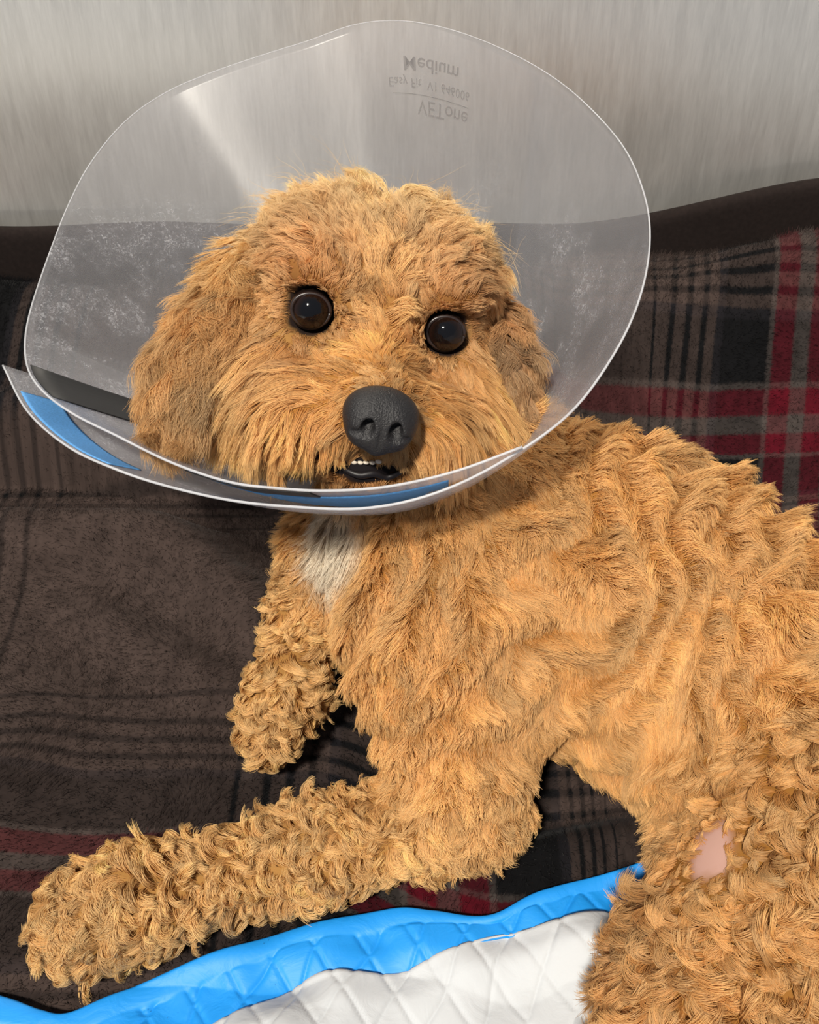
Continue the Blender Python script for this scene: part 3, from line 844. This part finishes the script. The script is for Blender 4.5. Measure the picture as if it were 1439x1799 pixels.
# ------------------------------------------------------------------ recovery cone
def cone():
    rc = at(590, 470, depth=.555)
    nk = at(705, 745, depth=.665)
    n = nrm(rc-nk)
    root = empty('recovery_cone', nk)
    root['label'] = 'clear plastic recovery cone with printed size text around the dog\'s head'; root['category'] = 'cone'
    def on_plane(px, py, off=0.0):
        r = ray(px, py); t = ((rc+n*off-CAM)@n)/(r@n); return CAM+t*r
    rim = [(5, 642), (48, 722), (120, 785), (205, 825), (290, 853), (400, 878), (510, 890), (640, 893), (760, 868), (880, 812), (1000, 727), (1080, 620), (1125, 520), (1142, 420),
           (1130, 335), (1090, 250), (1010, 165), (930, 110), (840, 68), (760, 44), (690, 36), (620, 44), (540, 72), (460, 97), (370, 128), (290, 163), (220, 213), (160, 285), (120, 360), (85, 450), (55, 540), (44, 600), (50, 650),
           (78, 690), (130, 728), (200, 763), (300, 812), (400, 846), (480, 857), (570, 862), (680, 855), (800, 828), (918, 785)]
    offs = [0.0]*len(rim)
    for i in range(len(rim)):
        offs[i] = .000 if i < 33 else .004
    R3 = resample([on_plane(*p, o) for p, o in zip(rim, offs)], 300)
    # neck ring, matched by angle about the axis
    a = nrm(np.cross(n, [0, 0, 1.0])); b = np.cross(n, a)
    q = R3-nk; th = np.unwrap(np.arctan2(q@b, q@a))
    nrad = .060-.0035*np.linspace(0, 1, 300)
    Nk = nk+nrad[:, None]*(np.cos(th)[:, None]*a+np.sin(th)[:, None]*b)
    t = np.linspace(0, 1, 40)[None, :, None]
    P = Nk[:, None]*(1-t)+R3[:, None]*t
    # the soft sheet bellies a little
    P = P-(np.sin(t*math.pi)*.006)*nrm(P-(nk+((P-nk)@n)[..., None]*n))*-1
    o = sheet('shell', P, .0008, M_PLASTIC, root)
    px = 719.5+FPX*((P-CAM)@X_)/((P-CAM)@D_); py = 899.5-FPX*((P-CAM)@U_)/((P-CAM)@D_)
    g = .12+.9*smooth(260, 520, py)
    A = o.data.attributes.new('grime', 'FLOAT', 'POINT'); gg = g.ravel().astype(np.float32); A.data.foreach_set('value', np.concatenate([gg, gg]))
    sf = smooth(-.03, -.10, (P-rc)@U_).ravel().astype(np.float32); A = o.data.attributes.new('lit_haze', 'FLOAT', 'POINT'); A.data.foreach_set('value', np.concatenate([sf, sf]))  # haze grows towards the lower rim, painting its sunlit double layers
    M_RIM = veil('frosted_plastic_edge', (.70, .71, .74), .50)
    up = ((R3-rc)@U_)/.15; tube('rim', R3, .00050-.00024*np.clip(up, -1, 1), M_RIM, root, 6)
    tube('neck_edge', Nk, .0005, M_RIM, root, 6)
    # a lookup from picture position to the sheet, used only to find where print and strips sit
    def find(x, y, i0=0, i1=300):
        d = (px[i0:i1]-x)**2+(py[i0:i1]-y)**2; k = np.unravel_index(d.argmin(), d.shape); return k[0]+i0, k[1]
    axisp = nk+((P-nk)@n)[..., None]*n; inward = nrm(axisp-P)
    def on_sheet(i, t, off):
        i = np.clip(i, 0, 298.999); t = np.clip(t, 0, 38.999); a_, b_ = np.floor(i).astype(int), np.floor(t).astype(int)
        fi, ft = (i-a_)[..., None], (t-b_)[..., None]
        G = lambda A: (A[a_, b_]*(1-fi)+A[a_+1, b_]*fi)*(1-ft)+(A[a_, b_+1]*(1-fi)+A[a_+1, b_+1]*fi)*ft
        return G(P)+G(inward)*off
    def strip(name, i0, i1, t0, t1, off, m, label, wob=0):
        I, T = np.meshgrid(np.linspace(0, 1, 60), np.linspace(0, 1, 12), indexing='ij')
        i = i0+(i1-i0)*I; t = t0+(t1-t0)*T
        q = sheet(name, on_sheet(i, t, off), .0006, m, root); q['label'] = label
    k = lambda x: int(np.abs(px[:130, -1]-x+1e4*(py[:130, -1] < 600)).argmin())
    M_REFL = simple('reflected_blue', (.10, .30, .62), .8, .3, scale=900.0, var=.35)  # blue of a reflection between the layers, built as strips
    M_BLACK = simple('black_strip', (.008, .008, .009), .55, .4, scale=700.0, var=.6)
    strip('blue_reflection', k(28), k(185), 33.5, 38.6, .0012, M_REFL, 'short blue strip in place of a reflection between the overlapping layers')
    kk = lambda x: 225+int(np.abs(px[225:, -1]-x+1e4*(py[225:, -1] < 640)).argmin())
    strip('blue_reflection', kk(300), kk(790), 20, 35, -.0014, M_REFL, 'long blue strip in place of a reflection between the overlapping layers')
    strip('thin_black_strip', kk(325), kk(545), 34.5, 38.6, -.0012, M_BLACK, 'thin black strip above the blue strip')
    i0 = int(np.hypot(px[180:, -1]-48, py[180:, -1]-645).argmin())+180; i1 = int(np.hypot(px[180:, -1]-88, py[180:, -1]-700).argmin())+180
    strip('shade_strip', i0, i1, 2, 38.8, .0012, M_BLACK, 'black strip along the overlap in place of a shaded band')  # added black strip stands in for a shaded band of the sheet
    # print, read from the outside: words stand towards the neck
    M_INK = veil('grey_ink', (.18, .17, .17), .66)
    ci, ct = find(772, 165, 60, 230)
    ds = np.linalg.norm(P[ci+1, ct]-P[ci, ct]); dt = np.linalg.norm(P[ci, ct+1]-P[ci, ct])
    dg = None
    def text(body, size, x0, y0, width, bold=0.0):
        cu = bpy.data.curves.new('tmp', 'FONT'); cu.body = body; cu.size = 1; cu.offset = bold; cu.resolution_u = 3
        ob = bpy.data.objects.new('tmp', cu); col.objects.link(ob); bpy.context.view_layer.update()
        me = bpy.data.meshes.new_from_object(ob.evaluated_get(bpy.context.evaluated_depsgraph_get()))
        bpy.data.objects.remove(ob); bpy.data.curves.remove(cu)
        bm = bmesh.new(); bm.from_mesh(me)
        V = np.array([v.co[:] for v in bm.verts]); sx = width/(V[:, 0].max()-V[:, 0].min())
        X = x0+(V[:, 0]-V[:, 0].min())*sx; Y = y0+V[:, 1]*size
        Q = on_sheet(ci-X/ds, ct-Y/dt, .0007)
        for v, q in zip(bm.verts, Q): v.co = q
        bm.to_mesh(me); bm.free(); me.name = 'printed_text'
        o = link('printed_text', me, M_INK, root, False); o['label'] = 'grey printed lettering reading '+body
    mm = .001
    text('VETone', 13*mm, -16*mm, 5.5*mm, 42*mm)
    text('Easy Fit  V1 646006', 8.0*mm, -36*mm, -6.5*mm, 62*mm)
    text('Medium', 12*mm, -25*mm, -19*mm, 41*mm, .007)
    I, T = np.meshgrid(ci-np.linspace(-34*mm, 26*mm, 30)/ds, ct-np.array([2.6*mm, 2.9*mm])/dt, indexing='ij')
    sheet('printed_line', on_sheet(I, T, .0007), .0001, M_INK, root)
    return root, P, R3, n
def veil(name, color, f):
    m, nt, b, o = mat(name); b.inputs['Base Color'].default_value = (*color, 1); b.inputs['Roughness'].default_value = .35
    tc = N(nt, 'ShaderNodeTexCoord'); n = N(nt, 'ShaderNodeTexNoise', i_Scale=60.0); L(nt, tc.outputs['Object'], n.inputs['Vector'])
    tr = N(nt, 'ShaderNodeBsdfTransparent'); mx = N(nt, 'ShaderNodeMixShader')
    L(nt, math_n(nt, 'ADD', f-.2, math_n(nt, 'MULTIPLY', n.outputs[0], .4), True), mx.inputs[0]); L(nt, tr.outputs[0], mx.inputs[1]); L(nt, b.outputs[0], mx.inputs[2]); L(nt, mx.outputs[0], o.inputs[0])
    return m
CONE, CP, CR3, CN = cone()
